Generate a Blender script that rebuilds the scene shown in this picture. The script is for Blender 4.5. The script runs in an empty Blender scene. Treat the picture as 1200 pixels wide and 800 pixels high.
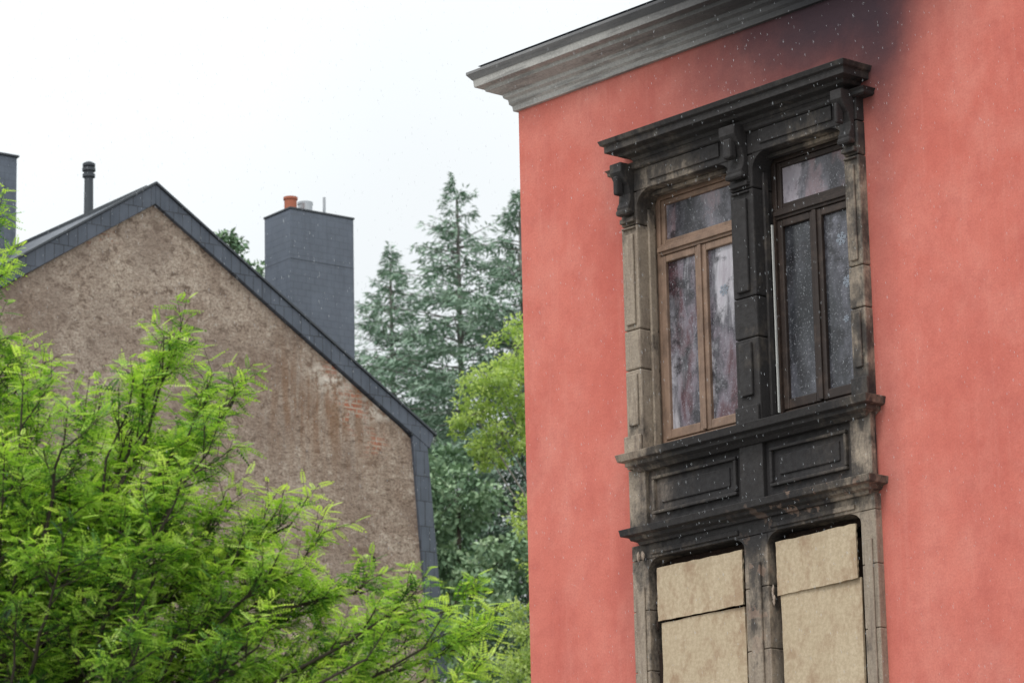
import bpy, math, random
import numpy as np
from mathutils import Matrix, Vector
random.seed(7); rng=np.random.default_rng(7)
scene=bpy.context.scene
scene.view_settings.view_transform='Standard'
scene.view_settings.look='None'
scene.view_settings.exposure=0

# ------------------------------------------------------------ helpers
def link(o,parent=None):
    scene.collection.objects.link(o)
    if parent: o.parent=parent
    return o
def empty(name,loc=(0,0,0),rotz=0):
    o=bpy.data.objects.new(name,None); o.location=loc; o.rotation_euler=(0,0,rotz); o.empty_display_size=.3
    return link(o)
def meshobj(name,verts,faces,mat,parent=None,bevel=0,smooth=False,seg=2):
    me=bpy.data.meshes.new(name); me.from_pydata([tuple(v) for v in verts],[],faces); me.validate(); me.update()
    if mat: me.materials.append(mat)
    o=link(bpy.data.objects.new(name,me),parent)
    if smooth:
        for p in me.polygons: p.use_smooth=True
    if bevel:
        b=o.modifiers.new('bevel','BEVEL'); b.width=bevel; b.segments=seg; b.limit_method='ANGLE'; b.angle_limit=math.radians(40)
    return o
BF=[(0,3,2,1),(4,5,6,7),(0,1,5,4),(1,2,6,5),(2,3,7,6),(3,0,4,7)]
def boxes(name,bl,mat,parent=None,bevel=.006):
    V=[];F=[]
    for (x0,x1,y0,y1,z0,z1) in bl:
        k=len(V)
        V+=[(x0,y0,z0),(x1,y0,z0),(x1,y1,z0),(x0,y1,z0),(x0,y0,z1),(x1,y0,z1),(x1,y1,z1),(x0,y1,z1)]
        F+=[tuple(i+k for i in f) for f in BF]
    return meshobj(name,V,F,mat,parent,bevel)
def prism(name,poly,y0,y1,mat,parent=None,bevel=0):
    n=len(poly)
    V=[(x,y0,z) for x,z in poly]+[(x,y1,z) for x,z in poly]
    F=[tuple(range(n)),tuple(range(2*n-1,n-1,-1))]
    for i in range(n):
        j=(i+1)%n; F.append((i,i+n,j+n,j))
    return meshobj(name,V,F,mat,parent,bevel)
def moulding(name,prof,u0,u1,yb,mat,parent,ybase=0.0,bev=.004):
    V=[];F=[]
    for o,z in prof:
        V+=[(u0-o,yb,z),(u0-o,ybase-o,z),(u1+o,ybase-o,z),(u1+o,yb,z)]
    for i in range(len(prof)-1):
        for k in range(3):
            a=i*4+k; F.append((a,a+1,a+5,a+4))
    n=(len(prof)-1)*4
    F.append((3,2,1,0)); F.append((n,n+1,n+2,n+3))
    return meshobj(name,V,F,mat,parent,bev)

class NB:
    def __init__(s,mat):
        mat.use_nodes=True; s.nt=mat.node_tree; s.n=s.nt.nodes; s.l=s.nt.links
        s.bsdf=s.n.get('Principled BSDF'); s.out=s.n.get('Material Output')
        s.tc=s.n.new('ShaderNodeTexCoord').outputs['Object']
        sx=s.n.new('ShaderNodeSeparateXYZ'); s.l.new(s.tc,sx.inputs[0]); s.x,s.y,s.z=sx.outputs
    def put(s,sock,v):
        if isinstance(v,bpy.types.NodeSocket): s.l.new(v,sock)
        else: sock.default_value=v
    def m(s,op,a,b=None,c=None,clamp=False):
        nd=s.n.new('ShaderNodeMath'); nd.operation=op; nd.use_clamp=clamp
        s.put(nd.inputs[0],a)
        if b is not None: s.put(nd.inputs[1],b)
        if c is not None: s.put(nd.inputs[2],c)
        return nd.outputs[0]
    def g(s,a,sa,b,sb,k=1.0):
        p=s.m('POWER',s.m('ABSOLUTE',s.m('DIVIDE',s.m('SUBTRACT',s.x,a),sa)),2.0)
        q=s.m('POWER',s.m('ABSOLUTE',s.m('DIVIDE',s.m('SUBTRACT',s.z,b),sb)),2.0)
        e=s.m('POWER',2.71828,s.m('MULTIPLY',s.m('ADD',p,q),-1.0))
        return s.m('MULTIPLY',e,k)
    def add(s,*a):
        r=a[0]
        for b in a[1:]: r=s.m('ADD',r,b)
        return r
    def noise(s,scale,detail=4,rough=.55,stretch=None,dist=0,off=None,rot=None):
        nd=s.n.new('ShaderNodeTexNoise'); nd.inputs['Scale'].default_value=scale; nd.inputs['Detail'].default_value=min(detail,5)
        nd.inputs['Roughness'].default_value=rough; nd.inputs['Distortion'].default_value=dist
        v=s.tc
        if stretch or off or rot:
            mp=s.n.new('ShaderNodeMapping'); s.l.new(s.tc,mp.inputs[0])
            if stretch: mp.inputs['Scale'].default_value=stretch
            if off: mp.inputs['Location'].default_value=off
            if rot: mp.inputs['Rotation'].default_value=rot
            v=mp.outputs[0]
        s.l.new(v,nd.inputs['Vector']); return nd.outputs['Fac']
    def ramp(s,f,stops):
        nd=s.n.new('ShaderNodeValToRGB'); s.l.new(f,nd.inputs[0]); cr=nd.color_ramp
        while len(cr.elements)<len(stops): cr.elements.new(.5)
        for e,(p,c) in zip(cr.elements,stops):
            e.position=p; e.color=(c,c,c,1) if isinstance(c,(int,float)) else (*c,1)
        return nd.outputs[0]
    def mix(s,f,a,b,mode='MIX'):
        nd=s.n.new('ShaderNodeMix'); nd.data_type='RGBA'; nd.blend_type=mode
        s.put(nd.inputs[0],f)
        for k,v in ((6,a),(7,b)):
            s.put(nd.inputs[k],(*v,1) if isinstance(v,tuple) and len(v)==3 else v)
        return nd.outputs[2]
    def bump(s,h,strength=.5,dist=.01,prev=None):
        nd=s.n.new('ShaderNodeBump'); nd.inputs['Strength'].default_value=strength; nd.inputs['Distance'].default_value=dist
        s.l.new(h,nd.inputs['Height'])
        if prev: s.l.new(prev,nd.inputs['Normal'])
        return nd.outputs[0]
    def done(s,col,rough=.85,normal=None,spec=.3,metal=0):
        s.put(s.bsdf.inputs['Base Color'],(*col,1) if isinstance(col,tuple) else col)
        s.put(s.bsdf.inputs['Roughness'],rough); s.bsdf.inputs['Specular IOR Level'].default_value=spec
        s.bsdf.inputs['Metallic'].default_value=metal
        if normal: s.l.new(normal,s.bsdf.inputs['Normal'])
def newmat(n): 
    m=bpy.data.materials.new(n); return m,NB(m)

# ------------------------------------------------------------ materials
m_red,b=newmat('red_plaster')
n1=b.noise(.55,4,.6); n2=b.noise(1.6,6,.68,stretch=(1,1,.8)); n3=b.noise(60,2,.6)
col=b.mix(b.ramp(n1,[(.35,0.),(.65,1.)]),(.60,.160,.122),(.70,.225,.175))
col=b.mix(b.ramp(n2,[(.46,0.),(.70,.5)]),col,(.75,.32,.26))
col=b.mix(b.ramp(b.noise(1.2,6,.72,stretch=(1.25,1,.75),off=(3,0,1)),[(.47,0.),(.70,.55)]),col,(.49,.11,.088))
col=b.mix(b.ramp(b.noise(5,5,.7,off=(1,0,7)),[(.50,0.),(.66,.30)]),col,(.50,.13,.11))
col=b.mix(b.ramp(b.noise(3.0,4,.6,stretch=(3.5,1,.15),off=(6,0,2)),[(.56,0.),(.70,.15)]),col,(.75,.34,.28))
col=b.mix(b.ramp(n3,[(.3,.25),(.6,0.)]),col,(.38,.09,.07))
vo=b.n.new('ShaderNodeTexVoronoi'); vo.inputs['Scale'].default_value=1.6; b.l.new(b.tc,vo.inputs['Vector'])
fl=b.m('LESS_THAN',b.m('ADD',vo.outputs['Distance'],b.m('MULTIPLY',n3,.03)),.026)
col=b.mix(b.m('MULTIPLY',fl,.6),col,(.16,.05,.04))
soot=b.add(b.g(4.0,.75,10.05,.75,.95),b.g(3.1,.95,9.85,.65,.52),b.g(2.0,1.0,9.6,.5,.13),b.g(4.35,.26,9.25,.80,.30),b.g(4.22,.17,7.9,1.2,.13),b.g(1.22,.25,8.75,.6,.09),b.g(1.24,.15,5.6,1.1,.08),b.g(4.9,.5,10.2,.7,.12),b.g(4.22,.12,6.1,.6,.09))
soot=b.m('MULTIPLY',soot,b.m('ADD',.60,b.m('MULTIPLY',b.noise(2.0,6,.66),.80)),clamp=True)
soot=b.ramp(soot,[(0.,0.),(.15,.28),(.35,.60),(.6,.85),(.8,.93),(1.,.965)])
col=b.mix(soot,col,(.031,.026,.036))
nrm=b.bump(b.noise(38,3,.7),.3,.006); nrm=b.bump(b.noise(4,3,.55),.35,.03,nrm)
b.done(col,.9,nrm,.2)

def stone(name,clean,dark=(.019,.018,.020),bias=0.0):
    m,b=newmat(name)
    n=b.noise(3,5,.65); f=b.noise(45,3,.7)
    c=b.mix(n,tuple(v*.66 for v in clean),tuple(min(1,v*1.2) for v in clean))
    c=b.mix(b.ramp(f,[(.35,.45),(.62,0.)]),c,tuple(v*.42 for v in clean))
    c=b.mix(b.ramp(b.noise(2.2,5,.7,stretch=(6,3,.6)),[(.50,0.),(.68,.6)]),c,(.13,.09,.07))
    s=b.add(b.g(2.79,.34,8.2,1.85,1.12),b.g(2.9,1.6,9.14,.40,1.12),b.g(3.1,1.15,6.62,.30,1.0),b.g(2.75,1.1,6.2,.42,1.0),b.g(2.6,1.15,5.82,.24,.95),
            b.g(4.05,.25,8.8,.55,.85),b.g(4.0,.22,7.3,.8,.42),b.g(2.55,.22,7.6,1.2,.45),b.g(1.5,.13,8.75,.30,.7),b.g(2.79,.17,5.25,.5,.5),b.g(1.40,.2,5.5,.5,.3),b.g(1.57,.05,4.9,.8,.5))
    s=b.m('ADD',s,b.m('MULTIPLY',b.m('SUBTRACT',b.noise(2.3,6,.68),.5),1.9))
    s=b.m('ADD',s,b.m('MULTIPLY',b.m('SUBTRACT',b.noise(9,4,.7,stretch=(1,1,.4)),.5),1.3))
    s=b.m('ADD',s,bias,clamp=True)
    s=b.ramp(s,[(.20,.05),(.58,.80),(.98,.97)])
    c=b.mix(s,c,dark)
    sp=b.ramp(b.noise(6.5,5,.6,off=(1.7,2.2,.4)),[(.58,0.),(.62,1.)])
    c=b.mix(b.m('MULTIPLY',sp,b.add(b.g(3.6,.55,5.84,.12,.9),b.g(2.8,.2,5.2,.5,.5)),clamp=True),c,(.36,.24,.18))
    nr=b.bump(f,.5,.006); nr=b.bump(b.noise(7,3,.6),.4,.02,nr)
    b.done(c,b.ramp(b.noise(20,2),[(.3,.62),(.7,.90)]),nr,.4)
    return m
m_stone=stone('sandstone_sooted',(.41,.335,.26),bias=.02)
m_panel=stone('sandstone_panel_sooted',(.22,.18,.15),bias=.05)

m_corn,b=newmat('cornice_stone')
n=b.noise(2.2,5,.6,stretch=(1,1,3)); 
c=b.mix(n,(.40,.39,.37),(.60,.59,.56))
c=b.mix(b.ramp(b.noise(3,5,.7,stretch=(.5,1,6)),[(.5,0.),(.62,.6)]),c,(.19,.185,.18))
c=b.mix(b.ramp(b.noise(50,3,.6),[(.35,.3),(.6,0.)]),c,(.16,.16,.16))
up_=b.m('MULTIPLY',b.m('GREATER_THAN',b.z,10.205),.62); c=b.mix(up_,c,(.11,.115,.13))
s=b.add(b.g(4.3,1.6,10.05,.9,1.1),b.g(2.6,1.3,10.25,.35,.4)); s=b.m('ADD',s,b.m('MULTIPLY',b.m('SUBTRACT',b.noise(1.5,5,.6),.5),.5),clamp=True)
s=b.ramp(s,[(0.,0.),(.3,.45),(.6,.80),(1.,.97)])
c=b.mix(s,c,(.034,.034,.04))
b.done(c,.85,b.bump(b.noise(30,3,.7),.3,.006),.3)

def wood(name,c1,c2,soot=.0,rough=.55,streak=(30,30,1.2)):
    m,b=newmat(name)
    g=b.noise(2.5,4,.6,stretch=streak); c=b.mix(g,c1,c2)
    c=b.mix(b.ramp(b.noise(5,5,.7),[(.5-soot*.4,0.),(.72-soot*.3,.25+soot*.7)]),c,(.018,.013,.012))
    b.done(c,rough,b.bump(g,.2,.003),.35); return m
m_frameL=wood('window_frame_brown_wood',(.20,.125,.09),(.37,.25,.18),.24)
m_frameR=wood('window_frame_burnt_wood',(.05,.035,.03),(.13,.09,.07),.75)
m_white,b=newmat('white_seal_strip'); b.done((.62,.62,.60),.5)

m_board,b=newmat('plywood_board')
g=b.noise(1.4,6,.65,stretch=(7,7,1.0),dist=.6); c=b.mix(g,(.46,.36,.235),(.65,.54,.39))
c=b.mix(b.ramp(b.noise(28,4,.75),[(.42,.4),(.58,0.)]),c,(.34,.25,.16))
gi=b.n.new('ShaderNodeObjectInfo'); 
st_=b.ramp(b.noise(3.0,6,.75,stretch=(1,1,.7),off=(2,1,5)),[(.48,0.),(.62,.75)])
c=b.mix(b.m('MULTIPLY',st_,b.m('ADD',.3,gi.outputs['Random'])),c,(.33,.21,.13))
b.done(c,.75,b.bump(b.noise(40,3,.8),.25,.004),.3)
m_char,b=newmat('charred_timber'); b.done(b.mix(b.noise(12,4),(.008,.007,.007),(.06,.035,.025)),.9,b.bump(b.noise(25,3),.6,.02))
m_foam,b=newmat('spalled_foam'); b.done(b.mix(b.noise(14,4),(.30,.22,.17),(.5,.42,.35)),.9,b.bump(b.noise(20,3),.6,.02))

def glass(name,stops,sx,off,lo=.12,veil=.5,vc=(.33,.32,.37)):
    m,b=newmat(name)
    n=b.noise(1.2,6,.6,stretch=(sx,1,.7),dist=.35,off=off)
    c=b.ramp(n,stops)
    c=b.mix(b.ramp(b.noise(2.0,6,.68,stretch=(1.6,1,.45),off=off),[(.46,0.),(.62,veil)]),c,vc)
    c=b.mix(b.ramp(b.noise(4,6,.75,off=off),[(.50,0.),(.62,.85)]),c,(.016,.015,.018))
    c=b.mix(b.ramp(b.noise(70,2,.5),[(.60,0.),(.70,.3)]),c,(.5,.5,.55))
    b.done(c,b.ramp(b.noise(4,3),[(.35,lo),(.7,.4)]),None,.5); return m
m_glL=glass('sooted_glass_mauve',[(.36,(.018,.016,.02)),(.45,(.10,.045,.055)),(.50,(.18,.15,.18)),(.55,(.05,.045,.055)),(.62,(.50,.48,.52)),(.72,(.26,.21,.25))],2.0,(0.3,0,.1),.12,.55,(.36,.35,.39))
m_glR=glass('sooted_glass_dark',[(.34,(.012,.013,.015)),(.50,(.035,.037,.043)),(.60,(.10,.10,.12)),(.74,(.20,.20,.24))],2.4,(5,0,2),.12,.18,(.24,.24,.28))
m_glT=glass('sooted_glass_transom',[(.34,(.02,.02,.024)),(.45,(.06,.055,.065)),(.50,(.22,.14,.15)),(.56,(.05,.045,.055)),(.64,(.40,.36,.40)),(.8,(.2,.15,.17))],1.5,(9,0,6),.12,.35)
m_decal,b=newmat('paper_snowflake'); b.done((.32,.36,.42),.7)
m_int,b=newmat('dark_interior'); b.done((.02,.018,.017),.95)

m_rend,b=newmat('rough_brown_render')
n=b.noise(.5,5,.62); c=b.mix(b.ramp(n,[(.36,0.),(.62,1.)]),(.315,.235,.18),(.50,.41,.33))
c=b.mix(b.ramp(b.noise(1.3,6,.7,off=(4,0,1)),[(.46,0.),(.62,.65)]),c,(.60,.51,.42))
nd=b.noise(6.0,6,.78,stretch=(1,1,1.25),dist=.5,rot=(0,.6,0))
c=b.mix(b.ramp(nd,[(.38,.85),(.48,0.)]),c,(.15,.107,.08))
c=b.mix(b.ramp(nd,[(.54,0.),(.66,.7)]),c,(.69,.61,.51))
c=b.mix(b.ramp(b.noise(24,4,.8),[(.40,.65),(.53,0.)]),c,(.15,.107,.08))
c=b.mix(b.ramp(b.noise(.8,5,.62,stretch=(1,1,.6),off=(1,5,7)),[(.44,0.),(.62,.6)]),c,(.24,.185,.15))
stk=b.ramp(b.noise(3.2,4,.6,stretch=(2.3,1,.22)),[(.42,0.),(.58,1.)])
reg=b.add(b.g(3.35,.85,-3.2,.9,.75),b.g(4.0,.35,-2.75,.35,.6),b.g(2.4,.5,-3.0,.8,.45))
c=b.mix(b.m('MULTIPLY',stk,reg,clamp=True),c,(.25,.145,.085))
c=b.mix(b.m('MULTIPLY',b.ramp(b.noise(5,5,.7),[(.46,0.),(.56,1.)]),b.add(b.g(3.25,.38,-2.58,.24,1.),b.g(4.15,.45,-3.02,.17,.9)),clamp=True),c,(.80,.74,.65))
br=b.n.new('ShaderNodeTexBrick'); mp=b.n.new('ShaderNodeMapping'); b.l.new(b.tc,mp.inputs[0]); mp.inputs['Rotation'].default_value=(math.pi/2,0,0)
b.l.new(mp.outputs[0],br.inputs['Vector']); br.inputs['Color1'].default_value=(.50,.19,.11,1); br.inputs['Color2'].default_value=(.38,.15,.09,1); br.inputs['Mortar'].default_value=(.48,.41,.33,1)
br.inputs['Scale'].default_value=1; br.inputs['Brick Width'].default_value=.24; br.inputs['Row Height'].default_value=.08; br.inputs['Mortar Size'].default_value=.012
bm=b.m('MULTIPLY',b.ramp(b.noise(3.6,5,.7,off=(8,1,3)),[(.48,0.),(.52,.85)]),b.add(b.g(3.6,.26,-3.05,.30,1.2),b.g(-.95,.22,-.95,.14,1.2),b.g(3.3,.2,-2.45,.14,1.),b.g(4.05,.2,-3.55,.2,.8)),clamp=True)
c=b.mix(bm,c,br.outputs['Color'])
nr=b.bump(b.noise(6.0,4,.78,stretch=(1,1,1.25),rot=(0,.6,0)),1.0,.07); nr=b.bump(b.noise(26,3,.75),.8,.03,nr)
b.done(c,.95,nr,.15)

def slate(name,c1,c2,bw,rh,rot=(math.pi/2,0,0),mort=(.012,.014,.017),ms=.006,bs=.5):
    m,b=newmat(name)
    mp=b.n.new('ShaderNodeMapping'); b.l.new(b.tc,mp.inputs[0]); mp.inputs['Rotation'].default_value=rot
    br=b.n.new('ShaderNodeTexBrick'); b.l.new(mp.outputs[0],br.inputs['Vector']); br.inputs['Scale'].default_value=1
    br.inputs['Brick Width'].default_value=bw; br.inputs['Row Height'].default_value=rh; br.inputs['Mortar Size'].default_value=ms
    br.inputs['Color1'].default_value=(*c1,1); br.inputs['Color2'].default_value=(*c2,1); br.inputs['Mortar'].default_value=(*mort,1)
    c=b.mix(b.ramp(b.noise(3,4,.6),[(.4,0.),(.7,.5)]),br.outputs['Color'],tuple(v*1.3 for v in c2))
    c=b.mix(b.ramp(b.noise(5,4,.7,stretch=(3,3,.4)),[(.5,0.),(.7,.35)]),c,tuple(v*.5 for v in c1))
    b.done(c,b.ramp(b.noise(8,3),[(.3,.45),(.7,.65)]),b.bump(br.outputs['Fac'],bs,-.008),.5); return m
m_slate=slate('slate_verge',(.060,.074,.098),(.082,.098,.126),.16,.4)
m_roofs=slate('slate_roof',(.07,.08,.10),(.095,.107,.13),.25,.18,(0,0,0))
m_chim=slate('slate_chimney_cladding',(.098,.116,.148),(.104,.124,.157),.16,.11,(math.pi/2,0,0),(.075,.089,.113),.006,.2)
m_metal,b=newmat('dark_zinc'); b.done(b.mix(b.noise(6),(.04,.046,.055),(.07,.08,.09)),.5,None,.5,.3)
m_terra,b=newmat('terracotta'); b.done(b.mix(b.noise(9),(.34,.10,.06),(.48,.18,.11)),.8)
m_galv,b=newmat('galvanised_steel'); b.done(b.mix(b.noise(9),(.32,.34,.36),(.5,.52,.54)),.4,None,.5,.5)
m_asph,b=newmat('asphalt'); b.done(b.mix(b.noise(30),(.045,.045,.047),(.075,.075,.076)),.85,b.bump(b.noise(80),.4,.01))
m_pave,b=newmat('paving'); b.done(b.mix(b.noise(6),(.3,.3,.29),(.42,.41,.39)),.85)
m_grass,b=newmat('grass_ground'); b.done(b.mix(b.noise(.6,6),(.05,.08,.025),(.10,.14,.05)),.95,b.bump(b.noise(12,5),.8,.05))
m_gravel,b=newmat('gravel_ground'); b.done(b.mix(b.noise(.3,6),(.24,.23,.21),(.36,.345,.32)),.9)
m_paint,b=newmat('road_paint'); b.done((.75,.75,.73),.7)
m_rain,b=newmat('rain_water'); b.done((.52,.55,.58),.3,None,.5)

def bark(name,c1,c2):
    m,b=newmat(name); n=b.noise(10,3,.7,stretch=(1,1,.25)); b.done(b.mix(n,c1,c2),.9,None,.2); return m
m_bark=bark('bark_dark',(.03,.025,.02),(.085,.07,.055))
m_barkc=bark('bark_conifer',(.14,.135,.125),(.22,.20,.19))
m_birch=bark('bark_birch',(.16,.15,.13),(.34,.32,.29))
def leafmat(name,stops,trans=.45,rough=.5):
    m=bpy.data.materials.new(name); b=NB(m)
    a=b.n.new('ShaderNodeAttribute'); a.attribute_name='tint'
    c=b.ramp(a.outputs['Fac'],stops)
    d=b.n.new('ShaderNodeBsdfDiffuse'); b.l.new(c,d.inputs['Color'])
    if trans<=0:
        b.l.new(d.outputs[0],b.out.inputs[0]); return m
    gl=b.n.new('ShaderNodeBsdfGlossy'); gl.inputs['Roughness'].default_value=rough; gl.inputs['Color'].default_value=(.9,.95,1,1)
    m0=b.n.new('ShaderNodeMixShader'); m0.inputs[0].default_value=.035; b.l.new(d.outputs[0],m0.inputs[1]); b.l.new(gl.outputs[0],m0.inputs[2])
    t=b.n.new('ShaderNodeBsdfTranslucent'); b.l.new(b.mix(1.0,c,(1.15,1.2,.55),'MULTIPLY'),t.inputs['Color'])
    mx=b.n.new('ShaderNodeMixShader'); mx.inputs[0].default_value=trans
    b.l.new(m0.outputs[0],mx.inputs[1]); b.l.new(t.outputs[0],mx.inputs[2]); b.l.new(mx.outputs[0],b.out.inputs[0]); return m
m_leaf=leafmat('locust_leaves',[(0,(.022,.070,.022)),(.3,(.09,.22,.04)),(.6,(.33,.55,.075)),(1,(.66,.83,.20))],.42,.35)
m_birchleaf=leafmat('birch_leaves',[(0,(.17,.27,.08)),(.5,(.42,.55,.18)),(1,(.66,.76,.34))],.45,.6)
m_conif=leafmat('conifer_needles_hazed',[(0,(.15,.235,.18)),(.5,(.245,.35,.265)),(1,(.36,.46,.36))],0,.8)  # needle greens paled to paint in distance mist; no volume haze
m_hazy=leafmat('woodland_leaves_hazed',[(0,(.12,.20,.12)),(.5,(.27,.39,.235)),(1,(.44,.56,.35))],0,.8)  # background leaf greens lightened, aerial haze put into the base colour

# ------------------------------------------------------------ camera
p,r=.2436,.0211
cr,sr,cp,sp=math.cos(r),math.sin(r),math.cos(p),math.sin(p)
r0=Vector((1,0,0));u0=Vector((0,-sp,cp));Fw=Vector((0,cp,sp));R=cr*r0-sr*u0;U=sr*r0+cr*u0
cam=bpy.data.cameras.new('camera'); co=bpy.data.objects.new('camera',cam); scene.collection.objects.link(co)
co.matrix_world=Matrix(((R[0],U[0],-Fw[0],0),(R[1],U[1],-Fw[1],0),(R[2],U[2],-Fw[2],1.7),(0,0,0,1)))
cam.sensor_width=36; cam.lens=132; cam.clip_start=.5; cam.clip_end=3000
cam.dof.use_dof=True; cam.dof.focus_distance=28.5; cam.dof.aperture_fstop=5.6
scene.camera=co

# ------------------------------------------------------------ RED BUILDING
t=.7261
GZ=-1.7
red=empty('red_building',(.10,31.50,1.7),t-math.pi/2)
UL,UR=1.36,4.10
L0,L1,R0,R1=1.55,2.66,2.92,3.94
PO=-.085
ZT=9.95; WR=11.0; DP=9.0
h0,h1,hz0,hz1=UL+.04,UR-.04,-.9,9.05
V=[];F=[]
def rect(u0,u1,z0,z1,y=0.0):
    k=len(V); V.extend([(u0,y,z0),(u1,y,z0),(u1,y,z1),(u0,y,z1)]); F.append((k,k+1,k+2,k+3))
for a,c_ in ((0,h0),(h1,WR)): rect(a,c_,GZ,ZT)
rect(h0,h1,GZ,hz0); rect(h0,h1,hz1,ZT)
k=len(V); V+=[(0,0,GZ),(0,0,ZT),(0,DP,ZT),(0,DP,GZ),(WR,0,GZ),(WR,0,ZT),(WR,DP,ZT),(WR,DP,GZ)]
F+=[(k,k+1,k+2,k+3),(k+4,k+7,k+6,k+5),(k+3,k+2,k+6,k+7),(k+1,k+5,k+6,k+2)]
meshobj('plaster_wall',V,F,m_red,red)
boxes('room_interior',[(h0+.02,h1-.02,1.6,1.7,hz0,hz1)],m_int,red,0)
boxes('room_floor',[(h0,h1,.32,1.6,5.75,6.45),(h0,h1,.32,1.6,2.7,3.2)],m_int,red,0)
yb=.30
def blocks(u0,u1,zs,y0=PO):
    return [(u0,u1,y0,yb,zs[i]+.003,zs[i+1]-.003) for i in range(len(zs)-1)]
ZS=[6.57,7.28,7.62,8.52,8.80]
boxes('pilaster_upper_outer',blocks(UL,L0,ZS)+blocks(R1,UR,ZS),m_stone,red,.012)
boxes('pilaster_upper_centre',blocks(L1,R0,ZS),m_stone,red,.012)
q=PO-.001
boxes('pilaster_fillets',[(UL+.045,L0-.035,q-.022,q,6.80,7.24),(UL+.045,L0-.035,q-.022,q,7.66,8.44),(R1+.04,UR-.04,q-.022,q,6.80,7.24),(R1+.04,UR-.04,q-.022,q,7.66,8.44),
   (L1+.06,R0-.06,q-.03,q,6.80,7.24),(L1+.06,R0-.06,q-.03,q,7.66,8.44)],m_stone,red,.010)
boxes('pilaster_base',[(UL-.012,L0+.0,q-.03,q,6.575,6.72),(R1,UR+.012,q-.03,q,6.575,6.72),(L1-.0,R0+.0,q-.03,q,6.575,6.72)],m_stone,red,.01)
boxes('reveal_moulding',[(L0+.001,L0+.028,.03,.10,6.63,8.66),(R0+.001,R0+.028,.02,.075,6.63,8.66),(L0+.03,L1-.03,.03,.10,8.765,8.801),(R0+.03,R1-.03,.03,.10,8.765,8.801)],m_stone,red,.008)
boxes('lintel_upper',[(UL,UR,PO,yb,8.803,9.06)],m_stone,red,.008)
boxes('frieze_panels',[(1.72,2.56,q-.015,q,8.86,8.98),(3.02,3.84,q-.015,q,8.86,8.98)],m_stone,red,.006)
def shoulder(name,u,z,du,dz,y0,y1):
    P=[(u,z)]
    for i in range(9):
        a=i/8*math.pi/2
        P.append((u+du*(1-math.sin(a)),z-dz*(1-math.cos(a))))
    return prism(name,P if du<0 else P[::-1],y0,y1,m_stone,red,0)
for (a,c_) in ((L0,L1),(R0,R1)):
    shoulder('lintel_shoulder',a-.001,8.805,.16,.14,PO+.008,.12); shoulder('lintel_shoulder',c_+.001,8.805,-.16,.14,PO+.008,.12)
    shoulder('lower_shoulder',a-.001,5.675,.14,.10,-.062,.14); shoulder('lower_shoulder',c_+.001,5.675,-.14,.10,-.062,.14)
moulding('architrave',[(0,8.985),(.105,8.985),(.12,8.995),(.12,9.02),(.14,9.04),(0,9.04)],UL+.0,UR-.0,.0,m_stone,red)
moulding('crown_moulding',[(0,9.045),(-.05,9.045),(.12,9.05),(.135,9.08),(.20,9.095),(.21,9.12),(.29,9.13),(.29,9.185),(.315,9.195),(.33,9.235),(.0,9.27)],1.68,3.88,.0,m_stone,red)
def console(name,u0,u1,zt):
    P=[(PO,zt-.42),(-.12,zt-.44),(-.155,zt-.42),(-.165,zt-.37),(-.14,zt-.32),(-.135,zt-.26),(-.16,zt-.19),(-.20,zt-.14),(-.235,zt-.08),(-.235,zt),(PO,zt)]
    n=len(P); VV=[(u0,y,z) for y,z in P]+[(u1,y,z) for y,z in P]
    FF=[tuple(range(n-1,-1,-1)),tuple(range(n,2*n))]+[(i,(i+1)%n,(i+1)%n+n,i+n) for i in range(n)]
    return meshobj(name,VV,FF,m_stone,red,.010)
for nm,a,c_ in (('console_bracket',UL+.03,L0-.02),('console_bracket',L1+.04,R0-.04),('console_bracket',R1+.02,UR-.02)):
    console(nm,a,c_,9.04)
    boxes('console_rib',[(a+.045,c_-.045,-.245,-.16,8.76,8.93)],m_stone,red,.02)
    boxes('console_volute',[(a-.01,c_+.01,-.175,-.11,8.60,8.655)],m_stone,red,.022)
    boxes('capital_band',[(a-.012,c_+.012,-.125,-.08,8.54,8.58),(a-.006,c_+.006,-.112,-.08,8.485,8.50)],m_stone,red,.008)
moulding('window_sill',[(0,6.40),(.10,6.40),(.13,6.43),(.17,6.45),(.17,6.48),(.215,6.49),(.23,6.55),(.12,6.57),(-.1,6.575)],1.58,3.97,.0,m_stone,red)
boxes('sill_inner',[(UL+.01,UR-.01,PO-.02,yb,6.44,6.568)],m_stone,red,.004)
boxes('sill_step',[(L0+.001,L1-.001,.05,yb,6.569,6.62),(R0+.001,R1-.001,.05,yb,6.569,6.62)],m_stone,red,.004)
boxes('apron',[(UL+.02,UR-.02,-.04,yb,5.95,6.438)],m_panel,red,.004)
boxes('apron_pilasters',[(UL,UL+.20,PO,-.03,5.945,6.436),(2.66,2.92,PO,-.03,5.945,6.436),(UR-.22,UR,PO,-.03,5.945,6.436)],m_stone,red,.008)
for a,c_ in ((1.62,2.60),(2.98,3.82)):
    w=.028
    boxes('apron_panel_moulding',[(a,c_,-.075,-.035,6.32,6.32+w),(a,c_,-.075,-.035,6.03,6.03+w),(a,a+w,-.075,-.035,6.06,6.318),(c_-w,c_,-.075,-.035,6.06,6.318)],m_stone,red,.008)
    boxes('apron_panel_field',[(a+.09,c_-.09,-.055,-.035,6.115,6.275)],m_panel,red,.01)
moulding('string_course',[(0,5.79),(.10,5.79),(.11,5.815),(.15,5.83),(.16,5.855),(.21,5.865),(.22,5.92),(.10,5.945),(0,5.95)],1.58,3.97,.0,m_stone,red)
boxes('lintel_lower',[(UL,UR,-.07,yb,5.675,5.80)],m_stone,red,.006)
boxes('lintel_band',[(L0+.05,L1-.05,-.088,-.068,5.70,5.74),(R0+.05,R1-.05,-.088,-.068,5.70,5.74)],m_stone,red,.006)
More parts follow.
